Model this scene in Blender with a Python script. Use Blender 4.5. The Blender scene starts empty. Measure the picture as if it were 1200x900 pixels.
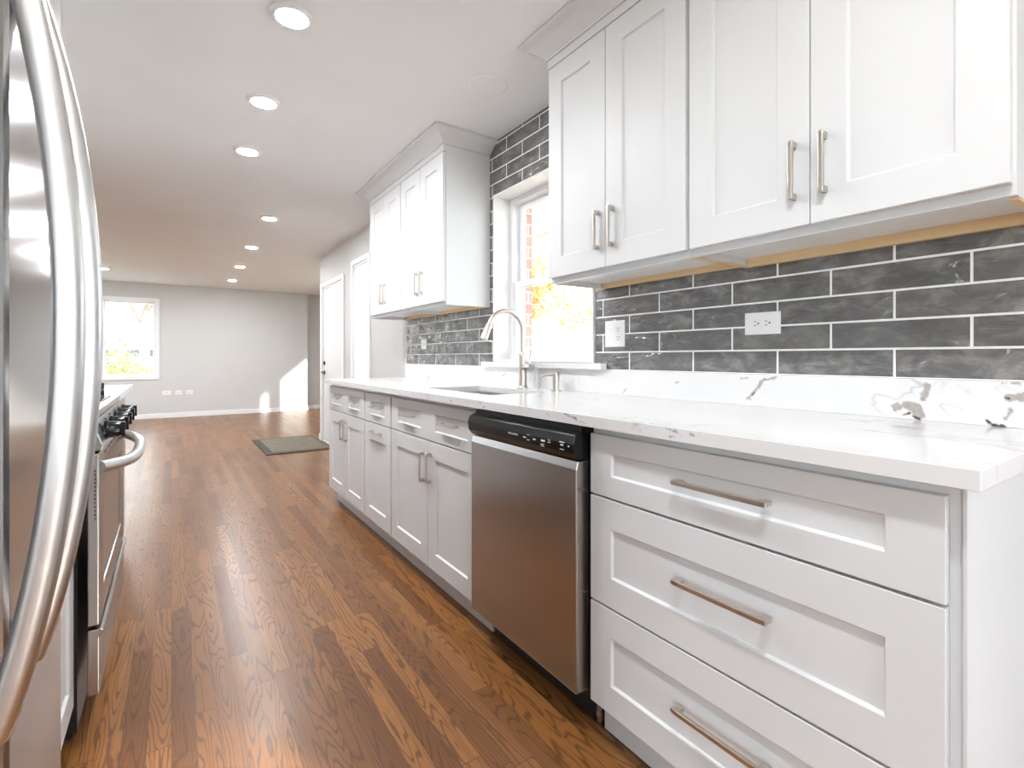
import bpy, bmesh, math, random
from mathutils import Vector, Matrix, noise as mnoise
random.seed(7)
sc = bpy.context.scene
col = sc.collection

# ------------------------------------------------------------------ camera
cd = bpy.data.cameras.new('camera'); cam = bpy.data.objects.new('camera', cd); col.objects.link(cam)
cam.location = (0, 0, 1.092); cam.rotation_euler = (math.pi/2, 0, -math.radians(34.069))
cd.sensor_fit = 'HORIZONTAL'; cd.sensor_width = 36; cd.lens = 590*36/1200; cd.shift_y = -31/1200
cd.clip_start = 0.02; cd.clip_end = 400
sc.camera = cam
# ------------------------------------------------------------------ exposure and view
vs = sc.view_settings; vs.view_transform = 'Standard'; vs.look = 'None'; vs.gamma = 1; vs.use_curve_mapping = False
vs.exposure = 1.05
LAMP = 285.0            # radiance of a ceiling lamp diffuser
SKY = 4.6
SUN = 7.0
cy = sc.cycles
cy.use_denoising = True; cy.max_bounces = 10; cy.diffuse_bounces = 6; cy.glossy_bounces = 5
cy.transparent_max_bounces = 16; cy.sample_clamp_indirect = 6; cy.caustics_reflective = False; cy.caustics_refractive = False
cy.use_light_tree = True
# ------------------------------------------------------------------ sky
wd = bpy.data.worlds.new('sky'); sc.world = wd; wd.use_nodes = True
wn = wd.node_tree.nodes; wl = wd.node_tree.links
bg = wn['Background']
tc = wn.new('ShaderNodeTexCoord'); mp = wn.new('ShaderNodeMapping'); nz = wn.new('ShaderNodeTexNoise'); cr = wn.new('ShaderNodeValToRGB')
mp.inputs['Scale'].default_value = (1.5, 1.5, 5); nz.inputs['Scale'].default_value = 1.6; nz.inputs['Detail'].default_value = 5
cr.color_ramp.elements[0].position = .35; cr.color_ramp.elements[0].color = (.62, .78, 1, 1)
cr.color_ramp.elements[1].position = .6; cr.color_ramp.elements[1].color = (.95, .97, 1, 1)
wl.new(tc.outputs['Generated'], mp.inputs[0]); wl.new(mp.outputs[0], nz.inputs[0]); wl.new(nz.outputs[0], cr.inputs[0]); wl.new(cr.outputs[0], bg.inputs[0])
bg.inputs[1].default_value = SKY
# ------------------------------------------------------------------ sun
sd = bpy.data.lights.new('sun', 'SUN'); so = bpy.data.objects.new('sun', sd); col.objects.link(so)
sd.energy = SUN; sd.angle = math.radians(1.6); sd.color = (1, .95, .87)
so.rotation_euler = Vector((-1, 1.9, -.9)).to_track_quat('-Z', 'Y').to_euler(); so.location = (8, -12, 9)

# ================================================================== materials
def mat(name, base=(.8, .8, .8), rough=.5, metal=0., spec=.5, coat=0., coat_rough=.1, aniso=0., emis=None, es=0.):
    m = bpy.data.materials.new(name); m.use_nodes = True
    b = m.node_tree.nodes['Principled BSDF']
    b.inputs['Base Color'].default_value = (*base, 1); b.inputs['Roughness'].default_value = rough
    b.inputs['Metallic'].default_value = metal; b.inputs['Specular IOR Level'].default_value = spec
    b.inputs['Coat Weight'].default_value = coat; b.inputs['Coat Roughness'].default_value = coat_rough
    b.inputs['Anisotropic'].default_value = aniso
    if emis: b.inputs['Emission Color'].default_value = (*emis, 1); b.inputs['Emission Strength'].default_value = es
    return m
class NT:
    def __init__(s, m): s.m = m; s.n = m.node_tree.nodes; s.l = m.node_tree.links; s.b = s.n['Principled BSDF']
    def new(s, t, **kw):
        o = s.n.new(t)
        for k, v in kw.items(): setattr(o, k, v)
        return o
    def put(s, o, i, v):
        if isinstance(v, bpy.types.NodeSocket): s.l.new(v, o.inputs[i])
        elif v is not None: o.inputs[i].default_value = v
    def math(s, op, a, b=None, c=None, clamp=False):
        o = s.new('ShaderNodeMath', operation=op, use_clamp=clamp); s.put(o, 0, a); s.put(o, 1, b)
        if c is not None: s.put(o, 2, c)
        return o.outputs[0]
    def noise(s, vec, scale, detail=3, rough=.5, dist=0, dim='3D', w=None):
        o = s.new('ShaderNodeTexNoise', noise_dimensions=dim); s.put(o, 'Vector', vec); o.inputs['Scale'].default_value = scale
        o.inputs['Detail'].default_value = detail; o.inputs['Roughness'].default_value = rough; o.inputs['Distortion'].default_value = dist
        if w is not None: s.put(o, 'W', w)
        return o.outputs[0]
    def ramp(s, fac, stops):
        o = s.new('ShaderNodeValToRGB'); e = o.color_ramp.elements
        while len(e) < len(stops): e.new(.5)
        for i, (p, c) in enumerate(stops): e[i].position = p; e[i].color = (*c, 1) if len(c) == 3 else c
        s.put(o, 0, fac); return o.outputs[0]
    def mix(s, f, a, b, bt='MIX'):
        o = s.new('ShaderNodeMix', data_type='RGBA', blend_type=bt); s.put(o, 0, f); s.put(o, 6, a); s.put(o, 7, b); return o.outputs[2]
    def pos(s): return s.new('ShaderNodeNewGeometry').outputs['Position']
    def scale(s, vec, sc_, loc=(0, 0, 0)):
        o = s.new('ShaderNodeMapping'); s.put(o, 0, vec); o.inputs['Scale'].default_value = sc_; o.inputs['Location'].default_value = loc; return o.outputs[0]
    def bump(s, h, strength=.3, dist=.01):
        o = s.new('ShaderNodeBump'); o.inputs['Strength'].default_value = strength; o.inputs['Distance'].default_value = dist
        s.put(o, 'Height', h); s.l.new(o.outputs[0], s.b.inputs['Normal'])
    def base(s, c): s.put(s.b, 'Base Color', c)

def painted(name, base, rough=.4, spec=.5, bs=.02):
    m = mat(name, base, rough, spec=spec); t = NT(m)
    n = t.noise(t.pos(), 3.0, 2); c = t.mix(n, (*[x*.975 for x in base], 1), (*[min(1, x*1.02) for x in base], 1)); t.base(c)
    t.bump(t.noise(t.pos(), 260, 2), bs, .001)
    return m
M = {}
M['cab'] = painted('white_lacquer', (.675, .68, .685), .45, .3)
M['trimw'] = painted('white_trim_paint', (.84, .84, .84), .35)
M['doorp'] = painted('door_paint', (.70, .70, .70), .4)
M['vinyl'] = painted('white_vinyl', (.86, .87, .88), .3)
M['wallg'] = painted('grey_wall_paint', (.62, .62, .61), .75, .3, .06)
M['ceil'] = painted('ceiling_paint', (.85, .855, .86), .85, .2, .05)
M['plate'] = painted('white_plastic', (.85, .85, .84), .3)
M['white_in'] = painted('cabinet_underside', (.74, .73, .72), .35)
M['black'] = mat('black_plastic', (.008, .010, .010), .2, spec=.3)
M['blackm'] = mat('black_enamel', (.012, .013, .015), .3)
M['iron'] = mat('cast_iron', (.02, .02, .022), .55)
M['rubber'] = mat('dark_void', (.01, .01, .01), .6)
M['chrome'] = mat('chrome', (.75, .76, .78), .12, 1)
M['mark'] = mat('white_print', (.8, .8, .8), .5)
M['red'] = mat('red_plastic', (.6, .03, .02), .4)
M['bronze'] = mat('dark_bronze', (.10, .08, .07), .35, 1)
M['soil'] = mat('deck', (.55, .54, .52), .8)

m = mat('satin_nickel', (.62, .56, .50), .32, 1); M['nickel'] = m
t = NT(m); t.bump(t.noise(t.scale(t.pos(), (300, 300, 300)), 1, 2), .03, .0005)

def steel(name, base, rough, axis, aniso=.75, rot=0.):
    m = mat(name, base, rough, 1, aniso=aniso); t = NT(m)
    sv = {'y': (1500, 6, 1500), 'z': (1500, 1500, 5)}[axis]
    n = t.noise(t.scale(t.pos(), sv), 1, 3, .6)
    t.put(t.b, 'Roughness', t.math('MULTIPLY_ADD', n, .05, rough-.025))
    t.base(t.mix(n, (*[x*.93 for x in base], 1), (*base, 1)))
    tg = t.new('ShaderNodeTangent', direction_type='RADIAL', axis='Z')
    t.l.new(tg.outputs[0], t.b.inputs['Tangent']); t.b.inputs['Anisotropic Rotation'].default_value = rot
    return m
M['steel'] = steel('brushed_stainless_steel', (.42, .405, .395), .24, 'y')
M['steeldw'] = steel('dark_brushed_stainless_steel', (.50, .475, .455), .26, 'y')
M['steelf'] = steel('pale_brushed_steel', (.40, .40, .405), .13, 'z', .7, .25)
M['steelh'] = steel('brushed_steel_bar', (.66, .65, .64), .36, 'z', .5, 0)
M['basin'] = mat('sink_steel', (.45, .46, .47), .3, 1)

# raw wood edges
m = mat('raw_wood_edge', (.72, .50, .27), .6); M['rawwood'] = m; t = NT(m)
n = t.noise(t.scale(t.pos(), (60, 4, 60)), 1, 4); t.base(t.mix(n, (.62, .42, .22, 1), (.80, .60, .36, 1)))

# oak strip floor, boards run along Y
m = mat('oak_strip_floor', (.25, .11, .04), .3, spec=.38, coat=.12, coat_rough=.2); M['oak'] = m; t = NT(m)
sx = t.new('ShaderNodeSeparateXYZ'); t.l.new(t.pos(), sx.inputs[0]); X, Y = sx.outputs[0], sx.outputs[1]
W, Lb = .0585, .95
xi = t.math('DIVIDE', X, W); bi = t.math('FLOOR', xi); xf = t.math('SUBTRACT', xi, bi)
wn1 = t.new('ShaderNodeTexWhiteNoise', noise_dimensions='1D'); t.put(wn1, 'W', bi)
yo = t.math('MULTIPLY_ADD', wn1.outputs[0], 7.3, t.math('DIVIDE', Y, Lb)); bj = t.math('FLOOR', yo); yf = t.math('SUBTRACT', yo, bj)
cmb = t.new('ShaderNodeCombineXYZ'); t.put(cmb, 0, bi); t.put(cmb, 1, bj)
wn2 = t.new('ShaderNodeTexWhiteNoise', noise_dimensions='2D'); t.put(wn2, 'Vector', cmb.outputs[0]); rnd = wn2.outputs[0]
off = t.new('ShaderNodeCombineXYZ'); t.put(off, 0, t.math('MULTIPLY', rnd, 37.0)); t.put(off, 1, t.math('MULTIPLY', rnd, 91.0)); t.put(off, 2, t.math('MULTIPLY', rnd, 13.0))
va = t.new('ShaderNodeVectorMath', operation='ADD'); t.put(va, 0, t.scale(t.pos(), (14, 1.3, 1))); t.put(va, 1, off.outputs[0])
g1 = t.math('ADD', t.noise(va.outputs[0], 1.0, 1.2, .4, .15), t.math('MULTIPLY', t.noise(t.scale(t.pos(), (60, 14, 1)), 1.0, 2, .5), .035))
rings = t.math('SINE', t.math('MULTIPLY', g1, 112.0))                     # cathedral figure
fig = t.ramp(rings, [(0.0, (0, 0, 0)), (.5, (.10, .10, .10)), (.95, (1, 1, 1))])
va2 = t.new('ShaderNodeVectorMath', operation='ADD'); t.put(va2, 0, t.scale(t.pos(), (420, 9, 1))); t.put(va2, 1, off.outputs[0])
pores = t.noise(va2.outputs[0], 1.0, 3, .6)
tone = t.ramp(rnd, [(0, (.135, .050, .013)), (.25, (.195, .077, .020)), (.65, (.245, .100, .027)), (1, (.32, .138, .040))])
c1 = t.mix(t.math('MULTIPLY', fig, .74), tone, (.050, .018, .006, 1))
c2 = t.mix(t.math('MULTIPLY', t.math('GREATER_THAN', pores, .58), .28), c1, (.05, .02, .009, 1))
big = t.noise(t.pos(), .9, 2); c2 = t.mix(t.math('MULTIPLY', big, .35), c2, (.19, .070, .018, 1))
ex = t.math('MINIMUM', xf, t.math('SUBTRACT', 1.0, xf)); ey = t.math('MINIMUM', yf, t.math('SUBTRACT', 1.0, yf))
seam = t.math('MAXIMUM', t.math('LESS_THAN', ex, .012), t.math('LESS_THAN', ey, .0012))
c3 = t.mix(t.math('MULTIPLY', seam, .75), c2, (.02, .009, .004, 1)); t.base(c3)
t.put(t.b, 'Roughness', t.math('MULTIPLY_ADD', t.noise(t.scale(t.pos(), (6, 2, 1)), 1, 3), .12, .28))
hh = t.math('SUBTRACT', t.math('MULTIPLY', fig, -.25), seam)
t.bump(t.math('ADD', hh, t.math('MULTIPLY', t.noise(t.scale(t.pos(), (18, 3, 1)), 1, 2), .8)), .12, .002)

# veined quartz
m = mat('veined_white_quartz', (.85, .84, .83), .12, spec=.5); M['quartz'] = m; t = NT(m)
P = t.pos()
a = t.noise(t.scale(P, (2.2, 1.1, 2.2), (3.1, .4, 0)), 1.0, 5, .55, .5)
d = t.math('ABSOLUTE', t.math('SUBTRACT', a, .5)); v1 = t.ramp(d, [(0, (.8, .8, .8)), (.004, (.35, .35, .35)), (.010, (0, 0, 0))])
msk = t.ramp(t.noise(t.scale(P, (1, 1, 1), (7, 2, 0)), 2.6, 2), [(.50, (0, 0, 0)), (.66, (1, 1, 1))])
msk2 = t.ramp(t.noise(t.scale(P, (1, 1, 1), (1, 8, 0)), 2.2, 2), [(.5, (0, 0, 0)), (.62, (1, 1, 1))])
b2 = t.noise(t.scale(P, (3, 1.2, 3), (9, 5, 1)), 1.3, 6, .6, .8)
d2 = t.math('ABSOLUTE', t.math('SUBTRACT', b2, .52)); v2 = t.ramp(d2, [(0, (.5, .5, .5)), (.004, (.15, .15, .15)), (.010, (0, 0, 0))])
vv = t.math('MAXIMUM', t.math('MULTIPLY', v1, msk), t.math('MULTIPLY', t.math('MULTIPLY', v2, msk2), .6))
base = t.mix(t.math('MULTIPLY', vv, .62), (.74, .735, .735, 1), (.28, .25, .23, 1))
at = t.new('ShaderNodeAttribute', attribute_name='vein')
blot = t.noise(P, 90, 3); bc = t.mix(blot, (.30, .27, .25, 1), (.50, .47, .44, 1))
base = t.mix(at.outputs['Fac'], base, bc)
rim = t.new('ShaderNodeAttribute', attribute_name='veindark'); base = t.mix(rim.outputs['Fac'], base, (.07, .065, .065, 1))
t.base(base)

# handmade glossy tile
m = mat('glossy_charcoal_tile', (.12, .115, .11), .10, spec=.6); M['tile'] = m; t = NT(m)
P = t.pos(); at = t.new('ShaderNodeAttribute', attribute_name='rnd')
n = t.noise(t.scale(P, (1, 5, 9)), 2.2, 5, .62, .4)
cc = t.ramp(n, [(.30, (.085, .082, .083)), (.5, (.145, .14, .138)), (.68, (.28, .268, .255))])
cc = t.mix(t.math('MULTIPLY', at.outputs['Fac'], .5), cc, (.175, .165, .158, 1)); 
ed = t.new('ShaderNodeAttribute', attribute_name='edge'); cc = t.mix(t.math('MULTIPLY', ed.outputs['Fac'], .35), cc, (.085, .08, .078, 1))
t.base(cc); t.put(t.b, 'Roughness', t.math('MULTIPLY_ADD', n, .12, .08))
t.bump(t.math('ADD', t.noise(t.scale(P, (1, .6, 1.5)), 26, 2, .5, .9), t.math('MULTIPLY', t.noise(P, 8, 2), 1.5)), .85, .009)
M['grout'] = painted('white_grout', (.90, .90, .89), .8)

# brick outside
m = mat('red_brick', (.45, .2, .15), .85); M['brick'] = m; t = NT(m)
sx = t.new('ShaderNodeSeparateXYZ'); t.l.new(t.pos(), sx.inputs[0]); cb = t.new('ShaderNodeCombineXYZ')
t.put(cb, 0, t.math('ADD', sx.outputs[0], sx.outputs[1])); t.put(cb, 1, sx.outputs[2])
br = t.new('ShaderNodeTexBrick'); t.put(br, 'Vector', cb.outputs[0]); br.inputs['Scale'].default_value = 1
br.inputs['Brick Width'].default_value = .21; br.inputs['Row Height'].default_value = .072; br.inputs['Mortar Size'].default_value = .006
br.inputs['Color1'].default_value = (.52, .33, .28, 1); br.inputs['Color2'].default_value = (.44, .27, .23, 1); br.inputs['Mortar'].default_value = (.62, .58, .54, 1)
t.base(br.outputs[0])

def lap(name, c, step, dark=.78):                       # horizontal siding
    m = mat(name, c, .7); t = NT(m); sx = t.new('ShaderNodeSeparateXYZ'); t.l.new(t.pos(), sx.inputs[0])
    f = t.math('FRACT', t.math('DIVIDE', sx.outputs[2], step)); e = t.math('LESS_THAN', f, .08)
    t.base(t.mix(e, (*c, 1), (*[x*dark for x in c], 1))); return m
M['siding'] = lap('white_lap_siding', (.82, .82, .80), .12)
M['roof'] = lap('pale_shingles', (.70, .69, .68), .15, .85)
def speckle(name, a, b, s, rough=.8):
    m = mat(name, a, rough); t = NT(m); t.base(t.mix(t.noise(t.pos(), s, 4, .6), (*a, 1), (*b, 1))); return m
M['grass'] = speckle('lawn', (.36, .37, .30), (.50, .48, .42), 3)
M['bark'] = speckle('bark', (.10, .075, .06), (.17, .14, .11), 9)
M['leafo'] = speckle('orange_leaves', (.66, .42, .14), (.80, .62, .32), 2)
M['leafg'] = speckle('green_leaves', (.10, .17, .03), (.26, .32, .10), 2)
M['leafy'] = speckle('yellow_leaves', (.42, .30, .10), (.55, .46, .24), 2)
M['twig'] = speckle('dry_twigs', (.22, .16, .12), (.36, .30, .25), 4)
M['darkwin'] = mat('dark_glass', (.05, .055, .06), .3)
M['concrete'] = speckle('concrete', (.58, .57, .55), (.68, .67, .65), 5)

# mat textile
m = mat('woven_mat', (.25, .24, .18), .95); M['matc'] = m; t = NT(m)
n = t.noise(t.pos(), 9, 4, .6); v = t.new('ShaderNodeTexVoronoi'); t.put(v, 'Vector', t.pos()); v.inputs['Scale'].default_value = 11
t.base(t.mix(t.math('MULTIPLY', v.outputs[0], 1.2, clamp=True), t.mix(n, (.11, .092, .068, 1), (.27, .235, .18, 1)), (.15, .13, .095, 1)))
t.bump(t.noise(t.pos(), 400, 2), .5, .003)
M['matb'] = speckle('mat_border', (.055, .048, .042), (.10, .085, .075), 30, .95)

# window glass
m = bpy.data.materials.new('window_glass'); m.use_nodes = True; M['glass'] = m
n_ = m.node_tree.nodes; l_ = m.node_tree.links; n_.remove(n_['Principled BSDF'])
tr = n_.new('ShaderNodeBsdfTransparent'); gl = n_.new('ShaderNodeBsdfGlossy'); gl.inputs['Roughness'].default_value = .02
lw = n_.new('ShaderNodeLayerWeight'); lw.inputs[0].default_value = .5
pw = n_.new('ShaderNodeMath'); pw.operation = 'POWER'; pw.inputs[1].default_value = 4; l_.new(lw.outputs['Facing'], pw.inputs[0])
fr = n_.new('ShaderNodeMath'); fr.operation = 'MULTIPLY_ADD'; fr.inputs[1].default_value = .6; fr.inputs[2].default_value = .03; l_.new(pw.outputs[0], fr.inputs[0]); mx = n_.new('ShaderNodeMixShader'); tr.inputs[0].default_value = (.96, .975, .97, 1)
l_.new(fr.outputs[0], mx.inputs[0]); l_.new(tr.outputs[0], mx.inputs[1]); l_.new(gl.outputs[0], mx.inputs[2]); l_.new(mx.outputs[0], n_['Material Output'].inputs[0])
def frosted(name, c, a):
    m = bpy.data.materials.new(name); m.use_nodes = True; n_ = m.node_tree.nodes; l_ = m.node_tree.links; n_.remove(n_['Principled BSDF'])
    d_ = n_.new('ShaderNodeBsdfDiffuse'); t_ = n_.new('ShaderNodeBsdfTranslucent'); x_ = n_.new('ShaderNodeMixShader')
    for q in (d_, t_): q.inputs[0].default_value = (*c, 1)
    x_.inputs[0].default_value = a; l_.new(d_.outputs[0], x_.inputs[1]); l_.new(t_.outputs[0], x_.inputs[2]); l_.new(x_.outputs[0], n_['Material Output'].inputs[0]); return m
M['blind'] = frosted('white_blind', (.9, .9, .89), .5); M['frost'] = frosted('frosted_glass', (.92, .93, .93), .8)
M['lamp'] = mat('lamp_diffuser', (.9, .9, .9), .5, emis=(.95, .975, 1), es=LAMP)
M['oven'] = mat('oven_glass', (.045, .03, .022), .1, spec=.8)

# ================================================================== mesh helpers
ROOTLOC = {}
def rootof(o):
    while o.parent: o = o.parent
    return o
class MB:
    def __init__(s): s.v = []; s.f = []; s.mi = []; s.sm = []
    def quad(s, pts, mi=0, smooth=False):
        b = len(s.v); s.v += [tuple(p) for p in pts]; s.f.append(tuple(range(b, b+len(pts)))); s.mi.append(mi); s.sm.append(smooth)
    def box(s, x0, x1, y0, y1, z0, z1, mi=0):
        if x0 > x1: x0, x1 = x1, x0
        b = len(s.v); s.v += [(x, y, z) for x in (x0, x1) for y in (y0, y1) for z in (z0, z1)]
        for f in ((0, 1, 3, 2), (4, 6, 7, 5), (0, 4, 5, 1), (2, 3, 7, 6), (0, 2, 6, 4), (1, 5, 7, 3)):
            s.f.append(tuple(b+i for i in f)); s.mi.append(mi); s.sm.append(False)
        return s
    def prism(s, prof, axis, a0, a1, mi=0, smooth=False):
        # prof: list of 2D points in the plane of the two other axes, extruded along axis a0..a1
        def P(p, a): return {'x': (a, p[0], p[1]), 'y': (p[0], a, p[1]), 'z': (p[0], p[1], a)}[axis]
        n = len(prof); b = len(s.v); s.v += [P(p, a0) for p in prof] + [P(p, a1) for p in prof]
        for i in range(n):
            j = (i+1) % n; s.f.append((b+i, b+j, b+n+j, b+n+i)); s.mi.append(mi); s.sm.append(smooth)
        s.f.append(tuple(b+i for i in range(n))[::-1]); s.f.append(tuple(b+n+i for i in range(n))); s.mi += [mi, mi]; s.sm += [False, False]
        return s
    def sweep(s, path, sect, mi=0, up=(0, 1, 0), caps=True):
        # sect: closed 2D section; path 3D points; radii scale may be a callable
        n = len(sect); b = len(s.v); up = Vector(up); pts = [Vector(p) for p in path]
        for i, p in enumerate(pts):
            tn = (pts[min(i+1, len(pts)-1)]-pts[max(i-1, 0)]).normalized()
            sd_ = tn.cross(up)
            if sd_.length < 1e-4: sd_ = tn.cross(Vector((1, 0, 0)))
            sd_.normalize(); u2 = sd_.cross(tn).normalized()
            for q in sect: s.v.append(tuple(p+sd_*q[0]+u2*q[1]))
        for i in range(len(pts)-1):
            for k in range(n):
                k2 = (k+1) % n; s.f.append((b+i*n+k, b+i*n+k2, b+(i+1)*n+k2, b+(i+1)*n+k)); s.mi.append(mi); s.sm.append(True)
        if caps:
            s.f.append(tuple(b+k for k in range(n))[::-1]); e = b+(len(pts)-1)*n; s.f.append(tuple(e+k for k in range(n))); s.mi += [mi, mi]; s.sm += [False, False]
        return s
    def tube(s, path, r, mi=0, n=16, up=(0, 1, 0)):
        return s.sweep(path, [(r*math.cos(2*math.pi*k/n), r*math.sin(2*math.pi*k/n)) for k in range(n)], mi, up)
    def lathe(s, c, prof, axis='z', n=40, mi=0):
        # prof: (radius, height) list along axis, from centre c
        b = len(s.v); m_ = len(prof)
        for (r, h) in prof:
            for k in range(n):
                a_ = 2*math.pi*k/n; u, v = r*math.cos(a_), r*math.sin(a_)
                s.v.append({'z': (c[0]+u, c[1]+v, c[2]+h), 'x': (c[0]+h, c[1]+u, c[2]+v), 'y': (c[0]+v, c[1]+h, c[2]+u)}[axis])
        for i in range(m_-1):
            for k in range(n):
                k2 = (k+1) % n; s.f.append((b+i*n+k, b+i*n+k2, b+(i+1)*n+k2, b+(i+1)*n+k)); s.mi.append(mi); s.sm.append(True)
        if prof[0][0] > 1e-6: s.f.append(tuple(b+k for k in range(n))[::-1]); s.mi.append(mi); s.sm.append(False)
        if prof[-1][0] > 1e-6: s.f.append(tuple(b+(m_-1)*n+k for k in range(n))); s.mi.append(mi); s.sm.append(False)
        return s
    def build(s, name, mats, parent=None, bevel=0, seg=2, loc=None, recalc=True, weld=True):
        if not isinstance(mats, (list, tuple)): mats = [mats]
        L = Vector((0, 0, 0))
        if parent is not None: L = Vector(ROOTLOC.get(rootof(parent).name, (0, 0, 0)))
        elif loc is not None: L = Vector(loc)
        me = bpy.data.meshes.new(name); me.from_pydata([tuple(Vector(v)-L) for v in s.v], [], s.f)
        for mm in mats: me.materials.append(mm)
        me.polygons.foreach_set('material_index', s.mi); me.polygons.foreach_set('use_smooth', s.sm); me.update()
        bm = bmesh.new(); bm.from_mesh(me)
        if weld: bmesh.ops.remove_doubles(bm, verts=bm.verts, dist=1e-5)
        if recalc: bmesh.ops.recalc_face_normals(bm, faces=bm.faces)
        if any(s.sm):
            for e in bm.edges:
                if len(e.link_faces) == 2 and e.calc_face_angle(0) > .7: e.smooth = False
        bm.to_mesh(me); bm.free()
        o = bpy.data.objects.new(name, me); col.objects.link(o)
        if parent is not None: o.parent = parent
        else: o.location = L; ROOTLOC[o.name] = tuple(L)
        if bevel:
            bv = o.modifiers.new('bevel', 'BEVEL'); bv.width = bevel; bv.segments = seg; bv.limit_method = 'ANGLE'; bv.angle_limit = math.radians(50); bv.harden_normals = False
        return o
def tag(o, label=None, cat=None, group=None, kind=None):
    if label: o['label'] = label
    if cat: o['category'] = cat
    if group: o['group'] = group
    if kind: o['kind'] = kind
    return o
def empty(name, loc, label=None, cat=None, group=None, kind=None):
    o = bpy.data.objects.new(name, None); o.empty_display_size = .1; col.objects.link(o); o.location = loc; ROOTLOC[o.name] = tuple(loc)
    return tag(o, label, cat, group, kind)
def copy_tree(o, parent=None):
    c = o.copy(); col.objects.link(c); c.parent = parent
    for ch in list(o.children): copy_tree(ch, c)
    return c
def struct(o): o['kind'] = 'structure'; return o
def slab(mb, axis, t0, t1, a0, a1, b0, b1, holes, mi=0):
    """plate of thickness t0..t1 on axis, spanning a (first other axis) x b, with rectangular holes"""
    As = sorted({a0, a1, *[min(max(h[i], a0), a1) for h in holes for i in (0, 1)]}); Bs = sorted({b0, b1, *[min(max(h[i], b0), b1) for h in holes for i in (2, 3)]})
    def P(t_, a, b): return {'x': (t_, a, b), 'y': (a, t_, b), 'z': (a, b, t_)}[axis]
    def solid(i, j):
        if i < 0 or j < 0 or i >= len(As)-1 or j >= len(Bs)-1: return False
        ca, cb_ = (As[i]+As[i+1])/2, (Bs[j]+Bs[j+1])/2
        return not any(h[0] < ca < h[1] and h[2] < cb_ < h[3] for h in holes)
    for i in range(len(As)-1):
        for j in range(len(Bs)-1):
            if not solid(i, j): continue
            A0, A1, B0, B1 = As[i], As[i+1], Bs[j], Bs[j+1]
            mb.quad([P(t0, A0, B0), P(t0, A1, B0), P(t0, A1, B1), P(t0, A0, B1)], mi); mb.quad([P(t1, A0, B0), P(t1, A0, B1), P(t1, A1, B1), P(t1, A1, B0)], mi)
            if not solid(i-1, j): mb.quad([P(t0, A0, B0), P(t0, A0, B1), P(t1, A0, B1), P(t1, A0, B0)], mi)
            if not solid(i+1, j): mb.quad([P(t0, A1, B0), P(t1, A1, B0), P(t1, A1, B1), P(t0, A1, B1)], mi)
            if not solid(i, j-1): mb.quad([P(t0, A0, B0), P(t1, A0, B0), P(t1, A1, B0), P(t0, A1, B0)], mi)
            if not solid(i, j+1): mb.quad([P(t0, A0, B1), P(t0, A1, B1), P(t1, A1, B1), P(t1, A0, B1)], mi)
    return mb

# ================================================================== setting
H = 2.412; XW = 1.64; XO = 1.84          # ceiling, kitchen wall plane, its outer face
KW = (1.725, 2.608, 1.067, 2.079)        # kitchen window opening
SW = (4.975, 5.50, .35, 2.09)            # tall side window opening
FD = (5.90, 6.845, -.01, 2.0)            # front door opening
PD = (-3.0, -1.05, -.01, 2.05)           # patio door added behind the camera
struct(MB().box(-3.2, 3.6, -3.4, 11.65, -.12, 0).build('floor', M['oak'], loc=(0, 4, 0)))
struct(MB().box(-3.2, 3.6, -3.4, 11.65, H, H+.12).build('ceiling', M['ceil'], loc=(0, 4, H)))
mb = MB(); slab(mb, 'x', XW, XO, -3.2, 6.995, 0, H, [KW, SW, FD, PD]); struct(mb.build('wall_right', M['wallg'], loc=(XW, 2, 0)))
mb = MB(); slab(mb, 'x', XO+.001, XO+.085, -3.2, 6.995, -.3, H, [(KW[0]-.01, KW[1]+.01, KW[2]-.03, KW[3]+.01), SW, (FD[0], FD[1], -.4, FD[3]), (PD[0], PD[1], -.4, PD[3])])
struct(mb.build('wall_brick_facing', M['brick'], loc=(XO, 2, 0)))
struct(MB().box(XO+.09, 3.52, 6.895, 6.995, 0, H).build('wall_return', M['wallg'], loc=(2.5, 6.95, 0)))
mb = MB(); LW = [(7.18, 7.60, .30, 2.157), (7.86, 9.03, .30, 2.157)]
slab(mb, 'x', 3.4, 3.52, 6.996, 11.199, 0, H, LW); struct(mb.build('wall_front', M['wallg'], loc=(3.4, 9, 0)))
BW = (-.985, -.235, .755, 2.095)
mb = MB(); slab(mb, 'y', 11.05, 11.2, -3.0, 2.345, 0, H, [BW]); mb.box(2.345, 3.6, 11.2, 11.35, 0, H); struct(mb.build('wall_back', M['wallg'], loc=(0, 11.05, 0)))
struct(MB().box(-1.02, -.87, .30, 4.3, 0, H).build('wall_left', M['wallg'], loc=(-.95, 0, 0)))
struct(MB().box(-3.0, -1.021, .30, .42, 0, H).build('wall_dining_side', M['wallg'], loc=(-2, .36, 0)))
mb = MB(); slab(mb, 'x', -3.12, -3.0, -3.2, .42, 0, H, [(-2.8, -.4, -.01, 1.98)]); struct(mb.build('wall_dining_left', M['wallg'], loc=(-3, -1.4, 0)))
struct(MB().box(-3.0, -1.021, 4.15, 4.3, 0, H).build('wall_divider', M['wallg'], loc=(-2, 4.2, 0)))
mb = MB(); slab(mb, 'x', -3.12, -3.0, 4.15, 11.05, 0, H, [(8.0, 10.2, .7, 2.0)]); struct(mb.build('wall_living_left', M['wallg'], loc=(-3, 7, 0)))
mb = MB(); slab(mb, 'y', -3.35, -3.2, -3.12, 1.84, 0, H, [(-.6, 1.4, .75, 2.1)]); struct(mb.build('wall_behind', M['wallg'], loc=(0, -3.3, 0)))
def baseboard(name, x0, x1, y0, y1, loc):
    d = .004; struct(MB().box(x0, x1, y0, y1, 0, .085).build(name, M['trimw'], bevel=.004, loc=loc))
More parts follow.
